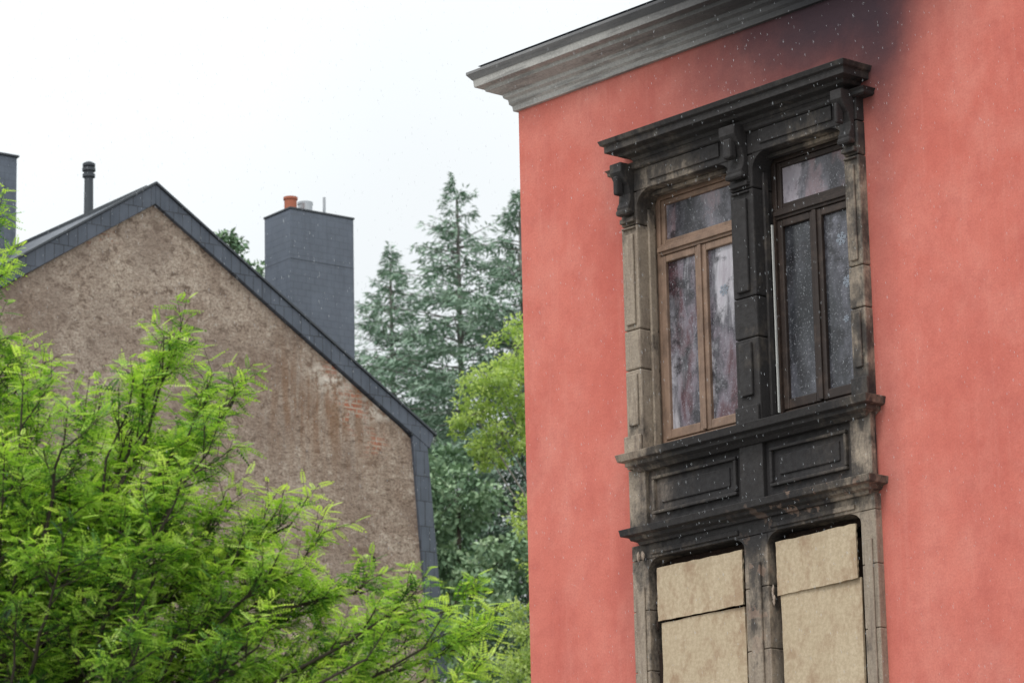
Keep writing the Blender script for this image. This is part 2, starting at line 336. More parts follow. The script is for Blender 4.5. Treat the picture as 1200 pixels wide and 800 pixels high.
zs=[-.9,.2,1.2,2.2,2.9,3.45,4.1,4.75,5.25,5.673]
boxes('pilaster_lower',[(a,c_,-.07,yb,zs[i]+.002,zs[i+1]-.002) for a,c_ in ((UL,L0),(L1,R0),(R1,UR)) for i in range(len(zs)-1)],m_stone,red,.008)
boxes('pilaster_lower_fillet',[(L1+.07,R0-.07,-.095,-.071,3.5,5.45),(R1+.04,UR-.04,-.088,-.071,3.5,5.45),(UL+.045,L0-.04,-.088,-.071,3.5,5.45)],m_stone,red,.01)
moulding('lower_sill',[(0,3.2),(.13,3.2),(.2,3.3),(.2,3.38),(0,3.4)],UL,UR,.0,m_stone,red)
boxes('ground_floor_infill',[(L0,L1,.0,yb,-.9,3.2),(R0,R1,.0,yb,-.9,3.2)],m_stone,red,.004)
def board(u0,u1,z0,z1,y,tilt=0):
    n=14; W=(u1-u0)/2; Hh=(z1-z0)/2; V=[];F=[]
    for s_ in (0,1):
        for j in range(n+1):
            for i in range(n+1):
                x=-W+2*W*i/n; z=-Hh+2*Hh*j/n
                if i in (0,n): x+=random.uniform(-.004,.004)
                if j in (0,n): z+=random.uniform(-.004,.004)
                V.append((x,.018*s_+.008*math.sin(x*3+u0)*math.cos(z*2.3),z))
    m_=(n+1)**2
    for j in range(n):
        for i in range(n):
            a=j*(n+1)+i; F.append((a,a+1,a+n+2,a+n+1)); F.append((m_+a,m_+a+n+1,m_+a+n+2,m_+a+1))
    ring=[i for i in range(n+1)]+[j*(n+1)+n for j in range(1,n+1)]+[n*(n+1)+i for i in range(n-1,-1,-1)]+[j*(n+1) for j in range(n-1,0,-1)]
    for i in range(len(ring)):
        a,c_=ring[i],ring[(i+1)%len(ring)]; F.append((a,a+m_,c_+m_,c_))
    o=meshobj('plywood_board',V,F,m_board,red,0)
    o.location=((u0+u1)/2,y,(z0+z1)/2); o.rotation_euler=(random.uniform(-.004,.004),tilt,random.uniform(-.01,.01))
board(1.61,2.60,5.15,5.59,-.035,.004); board(1.63,2.585,3.4,5.135,-.010,-.004)
board(2.97,3.86,5.165,5.595,-.035,-.010); board(2.99,3.865,3.4,5.18,-.010,.004)
boxes('burnt_lower_frame',[(L0+.002,L0+.07,.10,.18,3.4,5.67),(L1-.07,L1-.002,.10,.18,3.4,5.67),(R0+.002,R0+.07,.10,.18,3.4,5.67),(R1-.07,R1-.002,.10,.18,3.4,5.67),
      (L0+.07,L1-.07,.10,.18,5.60,5.672),(R0+.07,R1-.07,.10,.18,5.60,5.672),(L0,L0+.05,.02,.06,4.2,4.9)],m_char,red,.01)
boxes('board_battens',[(1.70,1.76,.02,.06,3.5,5.5),(2.45,2.5,.02,.06,3.5,5.5),(3.05,3.10,.02,.06,3.5,5.5),(3.78,3.83,.02,.06,3.5,5.5)],m_char,red,.004)
def lump(name,pts,rad,mat):
    V=[];F=[]
    for (x,y,z) in pts:
        k=len(V); n=10; mrows=6
        rr=rad*random.uniform(.6,1.2); sx,sz=random.uniform(.5,.8),random.uniform(.9,2.6)
        for i in range(mrows+1):
            for j in range(n):
                th=math.pi*i/mrows; ph=2*math.pi*j/n; q=rr*random.uniform(.7,1.2)
                V.append((x+sx*q*math.sin(th)*math.cos(ph),y+q*.6*math.sin(th)*math.sin(ph),z+sz*q*math.cos(th)))
        for i in range(mrows):
            for j in range(n):
                F.append((k+i*n+j,k+i*n+(j+1)%n,k+(i+1)*n+(j+1)%n,k+(i+1)*n+j))
    return meshobj(name,V,F,mat,red,0,True)
lump('foam_remnant',[(2.935+random.uniform(-.01,.015),-.04,5.12+.022*i) for i in range(6)],.017,m_foam)
lump('charred_remnant',[(1.59,-.02,z) for z in (5.3,5.12,4.9,4.72,4.5)]+[(2.63,-.02,z) for z in (5.2,5.0,4.8)],.018,m_char)
lump('small_floodlight',[(1.52,-.10,5.70),(1.50,-.13,5.69)],.03,m_foam)

def window(u0,u1,z0,z1,mf,mg,mt,tag):
    y0,y1=.13,.20; fw=.055; zt=8.30; g=.002
    B=[(u0+g,u0+fw,y0,y1,z0,z1),(u1-fw,u1-g,y0,y1,z0,z1),(u0+fw,u1-fw,y0,y1,z1-fw,z1-g),(u0+fw,u1-fw,y0,y1,z0+g,z0+fw),
       (u0+fw,u1-fw,y0-.025,y1,zt-.045,zt+.045),(u0+fw,u1-fw,y0-.045,y0-.026,zt-.02,zt+.02)]
    boxes('window_frame_'+tag,B,mf,red,.006)
    a,c_=u0+fw+.003,u1-fw-.003; s=.045
    B=[(a,a+s,y0+.012,y1-.01,zt+.048,z1-fw-.003),(c_-s,c_,y0+.012,y1-.01,zt+.048,z1-fw-.003),(a+s,c_-s,y0+.012,y1-.01,zt+.048,zt+.048+s),(a+s,c_-s,y0+.012,y1-.01,z1-fw-.003-s,z1-fw-.003)]
    um=(u0+u1)/2-.02
    for (p0,p1) in ((a,um-.004),(um+.004,c_)):
        q=.062
        zb,ztp=z0+fw+.003,zt-.048
        B+=[(p0,p0+q,y0-.012,y1-.02,zb,ztp),(p1-q,p1,y0-.012,y1-.02,zb,ztp),(p0+q,p1-q,y0-.012,y1-.02,zb,zb+.08),(p0+q,p1-q,y0-.012,y1-.02,ztp-q,ztp)]
    boxes('sashes_'+tag,B,mf,red,.008)
    boxes('meeting_cover_strip_'+tag,[(um-.022,um+.022,y0-.03,y0-.0125,z0+fw+.01,zt-.05)],mf,red,.006)
    boxes('transom_glass_'+tag,[(a+s-.01,c_-s+.01,y0+.035,y0+.04,zt+.06,z1-fw-.02)],mt,red,0)
    boxes('casement_glass_'+tag,[(u0+fw+.05,um-.05,y0+.02,y0+.026,z0+fw+.05,zt-.08),(um+.05,u1-fw-.05,y0+.02,y0+.026,z0+fw+.05,zt-.08)],mg,red,0)
window(L0,L1,6.622,8.80,m_frameL,m_glL,m_glT,'brown')
window(R0,R1,6.622,8.80,m_frameR,m_glR,m_glT,'burnt')
boxes('loose_white_seal',[(R0+.030,R0+.041,.080,.10,6.66,8.22)],m_white,red,.001)
boxes('loose_dark_bead',[(R0+.050,R0+.07,.09,.12,6.63,8.26)],m_char,red,.002)
def flake(u,z,rad,y=.147):
    V=[];F=[]
    def bar(p,q,w):
        dx,dz=q[0]-p[0],q[1]-p[1]; L=math.hypot(dx,dz); nx,nz=-dz/L*w,dx/L*w; k=len(V)
        V.extend([(p[0]-nx,y,p[1]-nz),(q[0]-nx,y,q[1]-nz),(q[0]+nx,y,q[1]+nz),(p[0]+nx,y,p[1]+nz)]); F.append((k,k+1,k+2,k+3))
    for i in range(6):
        a=i*math.pi/3+.2; c_,s_=math.cos(a),math.sin(a); bar((u,z),(u+rad*c_,z+rad*s_),rad*.09)
        for k_ in (.45,.7):
            for sg in (-1,1):
                a2=a+sg*.9; p=(u+rad*k_*c_,z+rad*k_*s_); bar(p,(p[0]+rad*.35*math.cos(a2),p[1]+rad*.35*math.sin(a2)),rad*.07)
    meshobj('paper_snowflake',V,F,m_decal,red)
for u,z,q in ((3.66,7.96,.055),(3.71,7.60,.05),(3.68,7.30,.03),(2.32,7.82,.05)): flake(u,z,q)
moulding('roof_cornice',[(0,9.905),(.035,9.905),(.04,9.95),(.06,9.97),(.065,10.01),(.095,10.03),(.10,10.06),(.16,10.08),(.205,10.10),(.21,10.13),(.275,10.14),(.28,10.20),(.29,10.21),(.325,10.255),(.325,10.28),(0,10.33)],0,WR,DP,m_corn,red)
RV=[(-.25,-.25,10.335),(WR+.25,-.25,10.335),(WR+.25,DP+.25,10.335),(-.25,DP+.25,10.335),(3,4.2,11.4),(WR-3,4.2,11.4),(WR-3,4.8,11.4),(3,4.8,11.4)]
meshobj('low_hip_roof',RV,[(0,1,5,4),(1,2,6,5),(2,3,7,6),(3,0,4,7),(4,5,6,7),(0,3,2,1)],m_roofs,red)
boxes('plinth',[(-.04,WR+.04,-.05,.0,GZ,-.95)],m_corn,red,.01)
for k_ in range(2):
    z0_=(6.6,3.4)[k_]; 
    boxes('side_window_surround',[(7.3,7.5,-.1,.05,z0_,z0_+2.2),(8.6,8.8,-.1,.05,z0_,z0_+2.2),(7.3,8.8,-.1,.05,z0_+2.202,z0_+2.45),(7.2,8.9,-.18,.05,z0_-.14,z0_-.002)],m_stone,red,.01)
    boxes('side_window_glass',[(7.502,8.598,-.02,-.01,z0_,z0_+2.2)],m_glR,red,0)
    boxes('side_window_frame',[(7.502,7.57,-.06,-.021,z0_,z0_+2.2),(8.53,8.598,-.06,-.021,z0_,z0_+2.2),(8.02,8.08,-.06,-.021,z0_,z0_+2.2)],m_frameL,red,.006)

# ------------------------------------------------------------ GABLED HOUSE
AZ=17.94
hs=empty('gabled_house',(-5.42,55.0,AZ),math.radians(37))
D=10.0
K=(5.14,-3.30)
w=[(-5.12,-7.2),(-5.12,-AZ),(5.12,-AZ),(5.12,-7.2),(4.80,-3.45),(4.55,-3.25),(0,-.30),(-4.55,-3.25),(-4.80,-3.45)]
prism('rendered_gable_wall',w,0,D-.1,m_rend,hs)
def strip(name,poly,y0,y1,mat,bev=.01): return prism(name,poly,y0,y1,mat,hs,bev)
th=.31
for sgn in (1,-1):
    P=[(0,0),(0,-th),(K[0]*.985*sgn,K[1]*.985-th+.02),(K[0]*sgn,K[1]-.06),(K[0]*sgn,K[1])]
    strip('verge_slates',P if sgn>0 else P[::-1],-.07,.12,m_slate)
    P2=[(0,.045),(0,.004),(5.19*sgn,-3.33),(5.19*sgn,-3.29)]
    strip('verge_capping',P2 if sgn>0 else P2[::-1],-.10,.02,m_metal,.004)
    P3=[(0,-.006),(0,-th*.8),(K[0]*.98*sgn,K[1]*.98-th*.8),(K[0]*sgn,K[1]-.01)]
    strip('roof_slope',P3 if sgn>0 else P3[::-1],.122,D,m_roofs,0)
    P4=[(4.74*sgn,-3.36),(5.05*sgn,-7.2),(5.36*sgn,-7.25),(5.02*sgn,-3.36)]
    strip('steep_slope_slates',P4 if sgn>0 else P4[::-1],-.06,D,m_slate)
strip('eave_soffit',[(4.72,-3.30),(4.72,-3.355),(5.12,-3.355),(5.12,-3.31)],-.06,D,m_metal,0)
boxes('slate_clad_chimney',[(2.83,4.04,.50,1.25,-3.3,.19)],m_chim,hs,.006)
boxes('chimney_cap',[(2.815,4.055,.485,1.265,.192,.225)],m_metal,hs,.006)
boxes('chimney_seam',[(2.828,4.042,.496,1.252,-.62,-.612)],m_metal,hs,0)
boxes('chimney_apron_flashing',[(2.78,2.828,.46,1.2,-1.80,-1.62)],m_galv,hs,.01)
def tube(name,x,y,prof,mat,par,n=20):
    V=[];F=[]
    for rr,z in prof:
        for j in range(n):
            a=2*math.pi*j/n; V.append((x+rr*math.cos(a),y+rr*math.sin(a),z))
    for i in range(len(prof)-1):
        for j in range(n): F.append((i*n+j,i*n+(j+1)%n,(i+1)*n+(j+1)%n,(i+1)*n+j))
    F.append(tuple(range((len(prof)-1)*n,len(prof)*n)))
    return meshobj(name,V,F,mat,par,0,False)
tube('terracotta_pot',3.02,.78,[(.10,.21),(.10,.42),(.115,.43),(.115,.47),(.09,.47),(.08,.4)],m_terra,hs)
tube('steel_flue',3.38,.9,[(.115,.21),(.115,.42),(.125,.43),(.125,.47),(.09,.47)],m_galv,hs)
tube('steel_flue',3.26,.66,[(.08,.21),(.08,.38),(.07,.38)],m_galv,hs)
tube('antenna_pipe',3.68,.8,[(.024,.21),(.024,.58),(.01,.58)],m_galv,hs,8)
tube('vent_pipe',0,1.94,[(.12,-.25),(.085,-.1),(.075,.0),(.07,.60),(.10,.61),(.10,.66),(.075,.67),(.075,.70),(.105,.71),(.105,.76),(.075,.77),(.10,.79),(.10,.83),(.05,.86)],m_metal,hs)
boxes('second_slate_chimney',[(-1.1,-.02,4.2,5.1,-1.5,1.50)],m_chim,hs,.006)
boxes('second_chimney_cap',[(-1.13,.01,4.17,5.13,1.502,1.54)],m_metal,hs,.006)
boxes('ridge_capping',[(-.05,.05,.13,D,-.05,.03)],m_metal,hs,.01)
V=[(4.0+.045*math.cos(a),-.006,-5.41+.055*math.sin(a)) for a in np.linspace(0,2*math.pi,12,endpoint=False)]
meshobj('vent_opening',V,[tuple(range(12))],m_int,hs)
tube('downpipe',5.25,-.10,[(.045,-AZ),(.045,-7.3),(.06,-7.28),(.06,-7.2)],m_galv,hs,10)

# ------------------------------------------------------------ foliage machinery
def quad_object(name,V,tint,mat,parent):
    n=len(V)//4
    me=bpy.data.meshes.new(name)
    me.vertices.add(n*4); me.loops.add(n*4); me.polygons.add(n)
    me.vertices.foreach_set('co',np.ascontiguousarray(V,dtype=np.float32).ravel())
    me.loops.foreach_set('vertex_index',np.arange(n*4,dtype=np.int32))
    me.polygons.foreach_set('loop_start',np.arange(0,n*4,4,dtype=np.int32))
    try: me.polygons.foreach_set('loop_total',np.full(n,4,dtype=np.int32))
    except Exception: pass
    if tint is not None:
        at=me.attributes.new('tint','FLOAT','POINT'); at.data.foreach_set('value',np.clip(tint,0,1).astype(np.float32))
    me.update(calc_edges=True); me.materials.append(mat)
    return link(bpy.data.objects.new(name,me),parent)
def norm(a): return a/np.maximum(np.linalg.norm(a,axis=-1,keepdims=True),1e-9)
def basis(d,up):
    x=norm(d); y=norm(np.cross(up,x)); z=np.cross(x,y); return x,y,z
def place(T,pos,d,up,scale):
    x,y,z=basis(d,up)
    P=T[None,:,0:1]*x[:,None,:]+T[None,:,1:2]*y[:,None,:]+T[None,:,2:3]*z[:,None,:]
    return (pos[:,None,:]+P*scale[:,None,None]).reshape(-1,3)
class Tubes:
    def __init__(s): s.V=[];s.F=[]
    def add(s,pts,r0,r1,n=6):
        pts=[Vector(p) for p in pts]; k0=len(s.V); m=len(pts)
        for i,p in enumerate(pts):
            d=(pts[min(i+1,m-1)]-pts[max(i-1,0)]).normalized()
            a=d.cross(Vector((.3,.2,1)) if abs(d.z)<.9 else Vector((1,0,0))).normalized(); b_=d.cross(a)
            rr=r0+(r1-r0)*i/(m-1)
            for j in range(n):
                t_=2*math.pi*j/n; q=p+a*(rr*math.cos(t_))+b_*(rr*math.sin(t_)); s.V.append(q[:])
        for i in range(m-1):
            for j in range(n):
                s.F.append((k0+i*n+j,k0+i*n+(j+1)%n,k0+(i+1)*n+(j+1)%n,k0+(i+1)*n+j))
    def obj(s,name,mat,parent): return meshobj(name,s.V,s.F,mat,parent,0,True)

def pinnate(pairs=7,L=1.0,ll=.235,lw=.10,droop=.22):
    T=[]
    def leaflet(bx,bz,dirx,diry,dz,l,w_):
        d=np.array([dirx,diry,dz]);d/=np.linalg.norm(d); s_=np.cross(d,[0,0,1.]);s_/=np.linalg.norm(s_)
        b0=np.array([bx,0,bz]); T.extend([b0,b0+d*l*.5+s_*w_*.5,b0+d*l,b0+d*l*.5-s_*w_*.5])
    for i in range(pairs):
        x=.14+.80*i/pairs; z=-droop*x*x; k=1-.5*abs(i/(pairs-1)-.4)
        for sg in (-1,1): leaflet(x*L,z,.25,sg,-.30,ll*k,lw)
    leaflet(.94,-droop*.9,1,.05,-.3,ll*.7,lw)
    return np.array(T)
TP=pinnate()

# ------------------------------------------------------------ foreground locust tree
lt=empty('locust_tree',(0,0,0))
tb=Tubes(); base=Vector((-2.75,18.6,0)); fork=Vector((-2.68,18.5,3.1))
tb.add([base,base+Vector((.02,0,.3)),(-2.72,18.55,1.6),fork],.17,.11,12)
tb.add([fork,(-2.6,18.45,4.0),(-2.45,18.4,4.8),(-2.35,18.4,5.3)],.10,.03,8)
def TG(px,py,Y=18.3):
    k=Y/18.0; return Vector(((px-600)*.00421*k,Y,1.7+(4.47+(400-py)*.0044)*k))
tg=[(205,402,18.3),(182,425,18.6),(150,470,18.0),(112,488,18.9),(45,465,18.4),(8,445,19.0),(270,468,18.5),(243,520,17.9),(75,505,17.6),(170,515,18.8),(205,575,17.5),(120,565,18.7),
 (50,570,18.2),(5,550,17.8),(338,604,18.4),(300,614,18.9),(310,665,17.9),(270,648,18.2),(412,682,18.3),(375,696,18.8),(460,700,17.9),(522,702,18.4),(540,742,18.7),(490,745,18.1),(425,755,17.7),
 (350,745,18.5),(300,740,17.6),(235,710,18.0),(235,655,18.9),(180,665,17.7),(125,660,18.1),(70,650,17.5),(20,665,18.6),(20,725,17.8),(90,735,18.3),(160,745,17.5),(215,790,18.1),(285,805,18.5),(350,815,18.0),
 (420,825,18.4),(500,825,17.8),(120,815,17.9),(40,810,18.3),(-22,250,18.9),(-22,320,18.6),(-40,390,18.3),(-60,480,18.3),(-80,590,18.0),(-80,720,18.4),(-170,460,18.6),(-220,600,18.6),
 (90,670,19.3),(200,730,19.4),(20,600,19.5),(320,780,19.3),(130,530,19.2),(60,760,19.2),(450,790,19.0),(385,770,19.1),(-30,640,19.1),(210,620,19.2),(160,620,18.2),(30,510,18.6),
 (238,462,18.9),(95,500,18.2),(25,472,17.9),(215,550,18.4),(165,590,18.0),(100,610,18.8),(250,600,18.3),(220,500,18.1),(185,540,19.0),(70,590,19.0),(280,690,18.6),(340,690,18.3),(20,620,18.0),(145,700,18.7),(250,760,18.7),(460,750,18.4),(400,790,18.0),
 (490,780,18.6),(530,790,18.3),(440,725,18.6),(355,640,18.5),(320,720,18.9)]
for i in range(6): tg.append(None)
LP=[];LD=[];LS=[];LTint=[]
def bez(a,b_,c_,t_): return a*(1-t_)**2+b_*(2*t_*(1-t_))+c_*t_**2
ups=Vector((0,0,1))
for it in tg:
    if it is None:
        a=random.uniform(0,2*math.pi); rr=random.uniform(1.2,2.3); T_=Vector((-3.6+rr*math.cos(a)*.9,19.8+abs(rr*math.sin(a)),random.uniform(3.8,5.5)))
    else: T_=TG(*it)
    f0=random.uniform(.0,.75)
    src=Vector((-2.68,18.5,3.1)).lerp(Vector((-2.4,18.4,5.0)),f0 if T_.z>4.9 else f0*.35)
    if src.z>T_.z-.15: src.z=max(2.9,T_.z-.4)
    h=T_-src
    ctrl=src+Vector((h.x*.5,h.y*.55,h.z*.55+.12))
    N=9; pts=[]
    for k_ in range(N+1):
        q=bez(src,ctrl,T_,k_/N); q+=Vector((random.gauss(0,.02),random.gauss(0,.02),random.gauss(0,.015)))*(1 if 0<k_<N else 0); pts.append(q)
    tb.add(pts,.024 if h.length>1.6 else .016,.005,6)
    bt=random.gauss(0,.09)
    for sb in range(12):
        tt=random.uniform(.5,1.0) if sb>0 else 1.0
        o=bez(src,ctrl,T_,tt); tan=(bez(src,ctrl,T_,min(1,tt+.02))-bez(src,ctrl,T_,tt-.02)).normalized()
        lat=tan.cross(ups).normalized()*random.choice((-1,1))
        if sb==0: sd=(tan*.6+ups*.5).normalized(); Ls=.16
        else: sd=(tan*.8+lat*random.uniform(.4,1.3)+ups*random.uniform(-.15,.22)).normalized(); Ls=random.uniform(.14,.38)*(1.1-.4*tt)
        e_=o+sd*Ls+ups*Ls*.08
        tb.add([o,o+sd*Ls*.5,e_],.005,.0022,4)
        st_=bt+random.gauss(0,.12)
        for sh in range(5):
            s0=o.lerp(e_,.2+.8*sh/4)
            upk=random.uniform(.9,1.5) if random.random()<.20 else random.uniform(-.1,.4)
            shd=(sd*random.uniform(.3,.9)+ups*upk+Vector((random.gauss(0,.5),random.gauss(0,.5),0))).normalized()
            Lh=random.uniform(.07,.18); s1=s0+shd*Lh
            tb.add([s0,s1],.0024,.0012,3)
            nl=random.randint(5,7)
            for q in range(nl):
                fq=(q+.3)/nl; pp=s0.lerp(s1,fq)
                az=q*2.4+random.uniform(-.5,.5)
                A_=shd.cross(Vector((1,.2,.1))).normalized(); B_=shd.cross(A_)
                dv=(shd*(.35+.6*fq)+(A_*math.cos(az)+B_*math.sin(az))*(1.1-.4*fq)); dv.z=dv.z*.5-.05
                LP.append(pp[:]); LD.append(dv[:]); LS.append(random.uniform(.08,.14)*(1-.3*fq))
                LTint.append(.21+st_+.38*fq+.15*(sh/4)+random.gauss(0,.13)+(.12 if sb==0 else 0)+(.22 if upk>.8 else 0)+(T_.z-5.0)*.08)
LP=np.array(LP);LD=np.array(LD);LS=np.array(LS);LTint=np.array(LTint)
UPV=np.tile([0,0,1.],(len(LP),1))+rng.normal(0,.30,(len(LP),3))
VV=place(TP,LP,LD,UPV,LS)
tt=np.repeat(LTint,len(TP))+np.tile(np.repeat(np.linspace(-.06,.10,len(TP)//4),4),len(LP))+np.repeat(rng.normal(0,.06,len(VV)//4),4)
quad_object('foliage',VV,tt,m_leaf,lt)
tb.obj('trunk_and_branches',m_bark,lt)

# ------------------------------------------------------------ conifers
def conifer(name,x,y,zb,ztop,slope,rmax,dens=1.0,seed=1,low=.45):
    rs=np.random.default_rng(seed); e_=empty(name,(x,y,zb)); H_=ztop-zb; tb=Tubes()
    tb.add([(0,0,0),(.1,0,H_*.5),(0,0,H_*.98)],.25,.03,8)
    P=[];Dv=[];S=[];Ti=[]
    h=H_-.1
    while h>H_*low:
        dep=H_-h; rad=min(rmax,slope*dep+.10)
        for kbr in range(rs.integers(5,8)):
            az=rs.uniform(0,2*math.pi); L=rad*rs.uniform(.4,1.2); up0=.50-.34*min(1,dep/6)
            ca,sa=math.cos(az),math.sin(az); hz=h+rs.uniform(-.15,.15)
            pts=[]
            for q in range(6):
                s_=q/5*L; pts.append((ca*s_,sa*s_,hz+up0*s_-.16*s_*s_/max(L,.6)+ .10*max(0,q-3)*L*.12))
            if L>.5: tb.add(pts,.025,.005,3)
            pts=np.array(pts); n=int((26+56*L)*dens)
            u=rs.uniform(.08,1,n)**.8; i0=np.minimum((u*5).astype(int),4); fr=(u*5-i0)[:,None]
            pp=pts[i0]*(1-fr)+pts[i0+1]*fr
            side=rs.choice([-1,1],n); w_=rs.uniform(0,.40,n)*(1.15-u)*min(L,2.2)
            lat=np.stack([-sa*side,ca*side,np.zeros(n)],1); out=np.array([ca,sa,0.])
            pp=pp+lat*w_[:,None]+out*(w_*.6)[:,None]+np.stack([np.zeros(n),np.zeros(n),-w_*.3+rs.normal(-.02,.05,n)],1)
            dd=lat*rs.uniform(.2,1,n)[:,None]+out*rs.uniform(.3,1,n)[:,None]+np.stack([rs.normal(0,.2,n),rs.normal(0,.2,n),rs.normal(-.25,.35,n)],1)
            P.append(pp);Dv.append(dd);S.append(rs.uniform(.14,.30,n)*(.7+.3*min(1,dep/4)));Ti.append(.25+.5*u+rs.normal(0,.13,n))
        h-=rs.uniform(.20,.38)
    P=np.concatenate(P);Dv=np.concatenate(Dv);S=np.concatenate(S);Ti=np.concatenate(Ti)
    T=np.array([(0,0,0),(.5,.11,0),(1,0,-.05),(.5,-.11,0)])
    up=np.tile([0,0,1.],(len(P),1))+rs.normal(0,.5,(len(P),3))
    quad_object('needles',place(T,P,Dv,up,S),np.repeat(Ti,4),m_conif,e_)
    tb.obj('trunk_and_branches',m_barkc,e_)

def hillz(x,y):
    s_=min(1,max(0,(y-72)/60)); s_=s_*s_*(3-2*s_); return 21*s_+.6*math.sin(x*.13)*s_
conifer('larch_tree',-1.30,90,hillz(0,90),28.3,.52,3.0,.75,11)
conifer('spruce_tree',-3.15,95,hillz(0,95),27.9,.46,2.6,1.0,12)
conifer('spruce_tree',.25,88,hillz(0,88),27.3,.62,3.0,1.1,13)
conifer('spruce_tree',-2.1,101,hillz(0,101),26.0,.5,3.0,.9,14)
conifer('spruce_tree',-7.9,96,hillz(0,96),26.6,.4,2.2,.8,15)

# ------------------------------------------------------------ broadleaf trees
def leafcloud(centres,radii,n,size,rs,flat=.75,tb_=(.15,.75)):
    centres=np.array(centres);radii=np.array(radii)
    w_=radii**2; idx=rs.choice(len(centres),n,p=w_/w_.sum())
    v=norm(rs.normal(0,1,(n,3))); rad=rs.uniform(.15,1.15,n)**.7
    off=v*rad[:,None]*radii[idx][:,None]; off[:,2]*=flat
    P=centres[idx]+off
    Dv=v+rs.normal(0,.7,(n,3)); Dv[:,2]-=.4
    S=rs.uniform(.6,1.25,n)*size
    ct=rs.normal(0,.10,len(centres))[idx]
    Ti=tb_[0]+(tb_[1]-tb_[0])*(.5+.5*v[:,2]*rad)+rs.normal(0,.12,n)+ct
    return P,Dv,S,Ti
TL=np.array([(0,0,0),(.45,.32,.05),(1,0,-.1),(.45,-.32,.05)])
def broadleaf(name,x,y,zb,clumps,n,size,mat,bark_,seed,tb_=(.15,.8),sub=9,br_=.01,weep=0.):
    rs=np.random.default_rng(seed); e_=empty(name,(x,y,zb)); tb=Tubes()
    zt=max(c[2] for c in clumps)
    tb.add([(0,0,0),(.1,.05,zt*.4),(0,0,zt*.8),(0.05,0,zt)],.18,.02,8)
    C=[];Rr=[]
    for (cx,cy,cz,cr_) in clumps:
        st=Vector((0,0,max(zt*.3,cz-1.6-abs(cx))))
        tb.add([st,(cx*.5,cy*.5,(st.z+cz)/2+.2),(cx,cy,cz)],.03,.008,5)
        for k_ in range(sub):
            v=rs.normal(0,1,3); v/=np.linalg.norm(v); q=rs.uniform(.35,1.1)*cr_; c2=(cx+v[0]*q,cy+v[1]*q,cz+v[2]*q*.8-weep*rs.uniform(0,1)*q)
            C.append(c2); Rr.append(cr_*rs.uniform(.12,.38)); tb.add([(cx,cy,cz),c2],br_,.003,3)
    P,Dv,S,Ti=leafcloud(C,Rr,n,size,rs,.8,tb_)
    up=np.tile([0,0,1.],(n,1))+rs.normal(0,.7,(n,3))
    quad_object('foliage',place(TL,P,Dv,up,S),np.repeat(Ti,4),mat,e_)
    tb.obj('trunk_and_branches',bark_,e_)
broadleaf('birch_tree',1.1,60,0,[(-1.5,0,16.0,.6),(-1.0,.3,16.6,.6),(-.7,0,15.8,.8),(-1.75,0,15.4,.4),(-.3,.2,16.3,.8),(.4,0,16.4,1.0),(-1.3,.1,15.1,.45),(-.6,0,15.0,.5),(.8,.3,15,1.1),(-1.6,0,14.85,.3)],22000,.075,m_birchleaf,m_birch,31,tb_=(.15,.95),sub=22,br_=.006,weep=.45)
broadleaf('birch_tree',1.0,58,0,[(-.75,0,13.3,.40),(-.60,0,12.5,.45),(-.85,.2,11.6,.55),(-1.0,0,10.9,.5),(-.35,.1,10.8,.8),(.3,0,12.6,.8),(.6,.2,13.6,.8),(-.6,.2,10,.7),(.4,0,10.5,1)],15000,.07,m_birchleaf,m_birch,32,tb_=(.2,.9),sub=20,br_=.006,weep=.45)
broadleaf('lime_tree',-1.2,76,0,[(0,0,17.3,1.1),(-.9,.2,16.2,1.2),(.9,0,16.0,1.3),(0,-.4,15.0,1.3),(-1.4,0,14.2,1.2),(1.3,.2,13.7,1.3),(-.2,0,13.2,1.4),(-1.0,0,12.3,1.3),(1,0,12.2,1.4)],30000,.14,m_hazy,m_bark,33,sub=18,tb_=(.05,.8))
broadleaf('lime_tree',-3.4,84,0,[(0,0,19.6,1.6),(-1.2,0,18.2,1.6),(1.3,0,18.8,1.5),(.2,0,16.8,1.8),(1.7,0,16.6,1.5),(0,0,15,2)],22000,.16,m_hazy,m_bark,34,sub=18,tb_=(0,.5))
broadleaf('maple_tree',-5.6,72,0,[(.05,0,21.75,.35),(-.5,0,21.1,.45),(.35,.1,21.0,.5),(-.1,0,20.2,.8),(.9,0,20.0,.8),(-.6,0,19.2,1.0),(.5,0,18.6,1.2)],8000,.12,m_hazy,m_bark,35,sub=14,tb_=(0,.5))
rs=np.random.default_rng(50); C=[];Rr=[]
for i in range(260):
    x=rs.uniform(-20,10); y=rs.uniform(100,126); hgt=rs.uniform(2.5,5.5); z0=hillz(x,y)
    for k_ in range(7):
        v=rs.normal(0,1,3); C.append((x+v[0]*.9,y+v[1]*.9,z0+hgt*.62+v[2]*hgt*.2)); Rr.append(rs.uniform(.5,1.1))
P,Dv,S,Ti=leafcloud(C,Rr,60000,.30,rs,.8,(.1,.75))
up=np.tile([0,0,1.],(len(P),1))+rs.normal(0,.7,(len(P),3))
quad_object('distant_woodland',place(TL,P,Dv,up,S),np.repeat(Ti,4),m_hazy,None)

# ------------------------------------------------------------ rain falling between the street and the houses
n=26000; rr=np.random.default_rng(3)
P=np.stack([rr.uniform(-7,8,n),rr.uniform(17,30,n),rr.uniform(1.5,12.5,n)],1)
Dv=np.stack([rr.normal(.10,.03,n),rr.normal(0,.03,n),-np.ones(n)],1)
T=np.array([(0,0,0),(.5,.045,0),(1,0,0),(.5,-.045,0)])
quad_object('rain',place(T,P,Dv,np.tile([.0,1.,.0],(n,1)),rr.uniform(.010,.022,n)),None,m_rain,None)

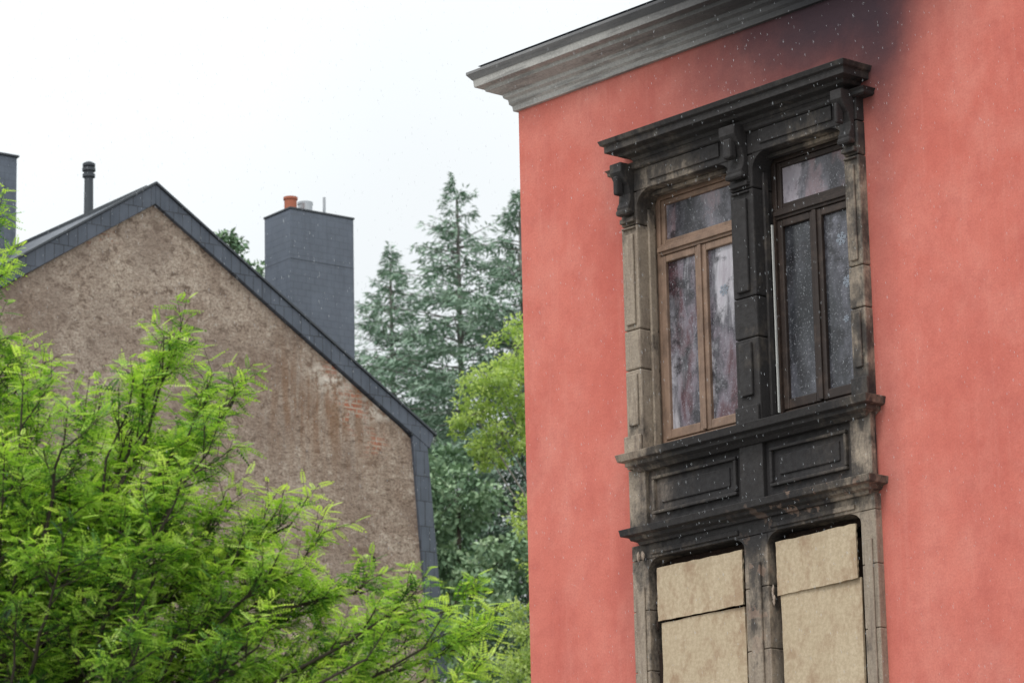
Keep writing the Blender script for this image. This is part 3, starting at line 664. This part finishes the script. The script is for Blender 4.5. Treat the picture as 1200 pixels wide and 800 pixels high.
# ------------------------------------------------------------ ground, hill, street
V=[];F=[]
xs=np.linspace(-140,140,57); ys=np.linspace(66,300,48)
for y in ys:
    for x in xs: V.append((x,y,hillz(x,y)-.02))
nx=len(xs)
for j in range(len(ys)-1):
    for i in range(nx-1): F.append((j*nx+i,j*nx+i+1,(j+1)*nx+i+1,(j+1)*nx+i))
meshobj('hill',V,F,m_grass,None,0,True)
meshobj('ground',[(-1500,-1500,-.03),(1500,-1500,-.03),(1500,1500,-.03),(-1500,1500,-.03)],[(0,1,2,3)],m_gravel)
st=empty('street',(.10,31.50,0),t-math.pi/2)
meshobj('asphalt_carriageway',[(-60,-9,0),(40,-9,0),(40,-2.2,0),(-60,-2.2,0)],[(0,1,2,3)],m_asph,st)
boxes('pavement_with_kerb',[(-20,30,-2.2,-.06,-.02,.12)],m_pave,st,.01)
meshobj('centre_line',[(k*4+j*2.,-5.6+q,.004) for k in range(-12,9) for j,q in ((0,-.06),(1,-.06),(1,.06),(0,.06))],[tuple(range(i*4,i*4+4)) for i in range(21)],m_paint,st)

# ------------------------------------------------------------ light
az,el=math.radians(215),math.radians(52)
w_=bpy.data.worlds.new('World'); scene.world=w_; w_.use_nodes=True; nt=w_.node_tree; N=nt.nodes; Lk=nt.links
bg=N['Background']; sky=N.new('ShaderNodeTexSky'); sky.sky_type='NISHITA'; sky.sun_disc=False; sky.sun_elevation=el; sky.sun_rotation=az; sky.air_density=1.5; sky.dust_density=4
tc=N.new('ShaderNodeTexCoord'); sx=N.new('ShaderNodeSeparateXYZ'); Lk.new(tc.outputs['Generated'],sx.inputs[0])
mr=N.new('ShaderNodeMapRange'); mr.inputs[1].default_value=0; mr.inputs[2].default_value=1; mr.inputs[3].default_value=8.2; mr.inputs[4].default_value=18.5; Lk.new(sx.outputs[2],mr.inputs[0])
nz=N.new('ShaderNodeTexNoise'); nz.inputs['Scale'].default_value=2.5; nz.inputs['Detail'].default_value=4; Lk.new(tc.outputs['Generated'],nz.inputs['Vector'])
mn=N.new('ShaderNodeMapRange'); mn.inputs[1].default_value=.3; mn.inputs[2].default_value=.7; mn.inputs[3].default_value=.90; mn.inputs[4].default_value=1.08; Lk.new(nz.outputs['Fac'],mn.inputs[0])
mu=N.new('ShaderNodeMath'); mu.operation='MULTIPLY'; Lk.new(mr.outputs[0],mu.inputs[0]); Lk.new(mn.outputs[0],mu.inputs[1])
cc=N.new('ShaderNodeCombineColor')
for k_,g_ in enumerate((.96,1.0,1.02)):
    q=N.new('ShaderNodeMath'); q.operation='MULTIPLY'; q.inputs[1].default_value=g_; Lk.new(mu.outputs[0],q.inputs[0]); Lk.new(q.outputs[0],cc.inputs[k_])
mx=N.new('ShaderNodeMix'); mx.data_type='RGBA'; mx.inputs[0].default_value=.92
Lk.new(sky.outputs[0],mx.inputs[6]); Lk.new(cc.outputs[0],mx.inputs[7]); Lk.new(mx.outputs[2],bg.inputs[0]); bg.inputs[1].default_value=.1
sl_=bpy.data.lights.new('sun','SUN'); sl_.energy=1.2; sl_.angle=math.radians(18); sl_.color=(1,.97,.92)
so=bpy.data.objects.new('sun',sl_); scene.collection.objects.link(so)
dirv=Vector((math.sin(az)*math.cos(el),math.cos(az)*math.cos(el),math.sin(el)))
so.rotation_euler=dirv.to_track_quat('Z','Y').to_euler()
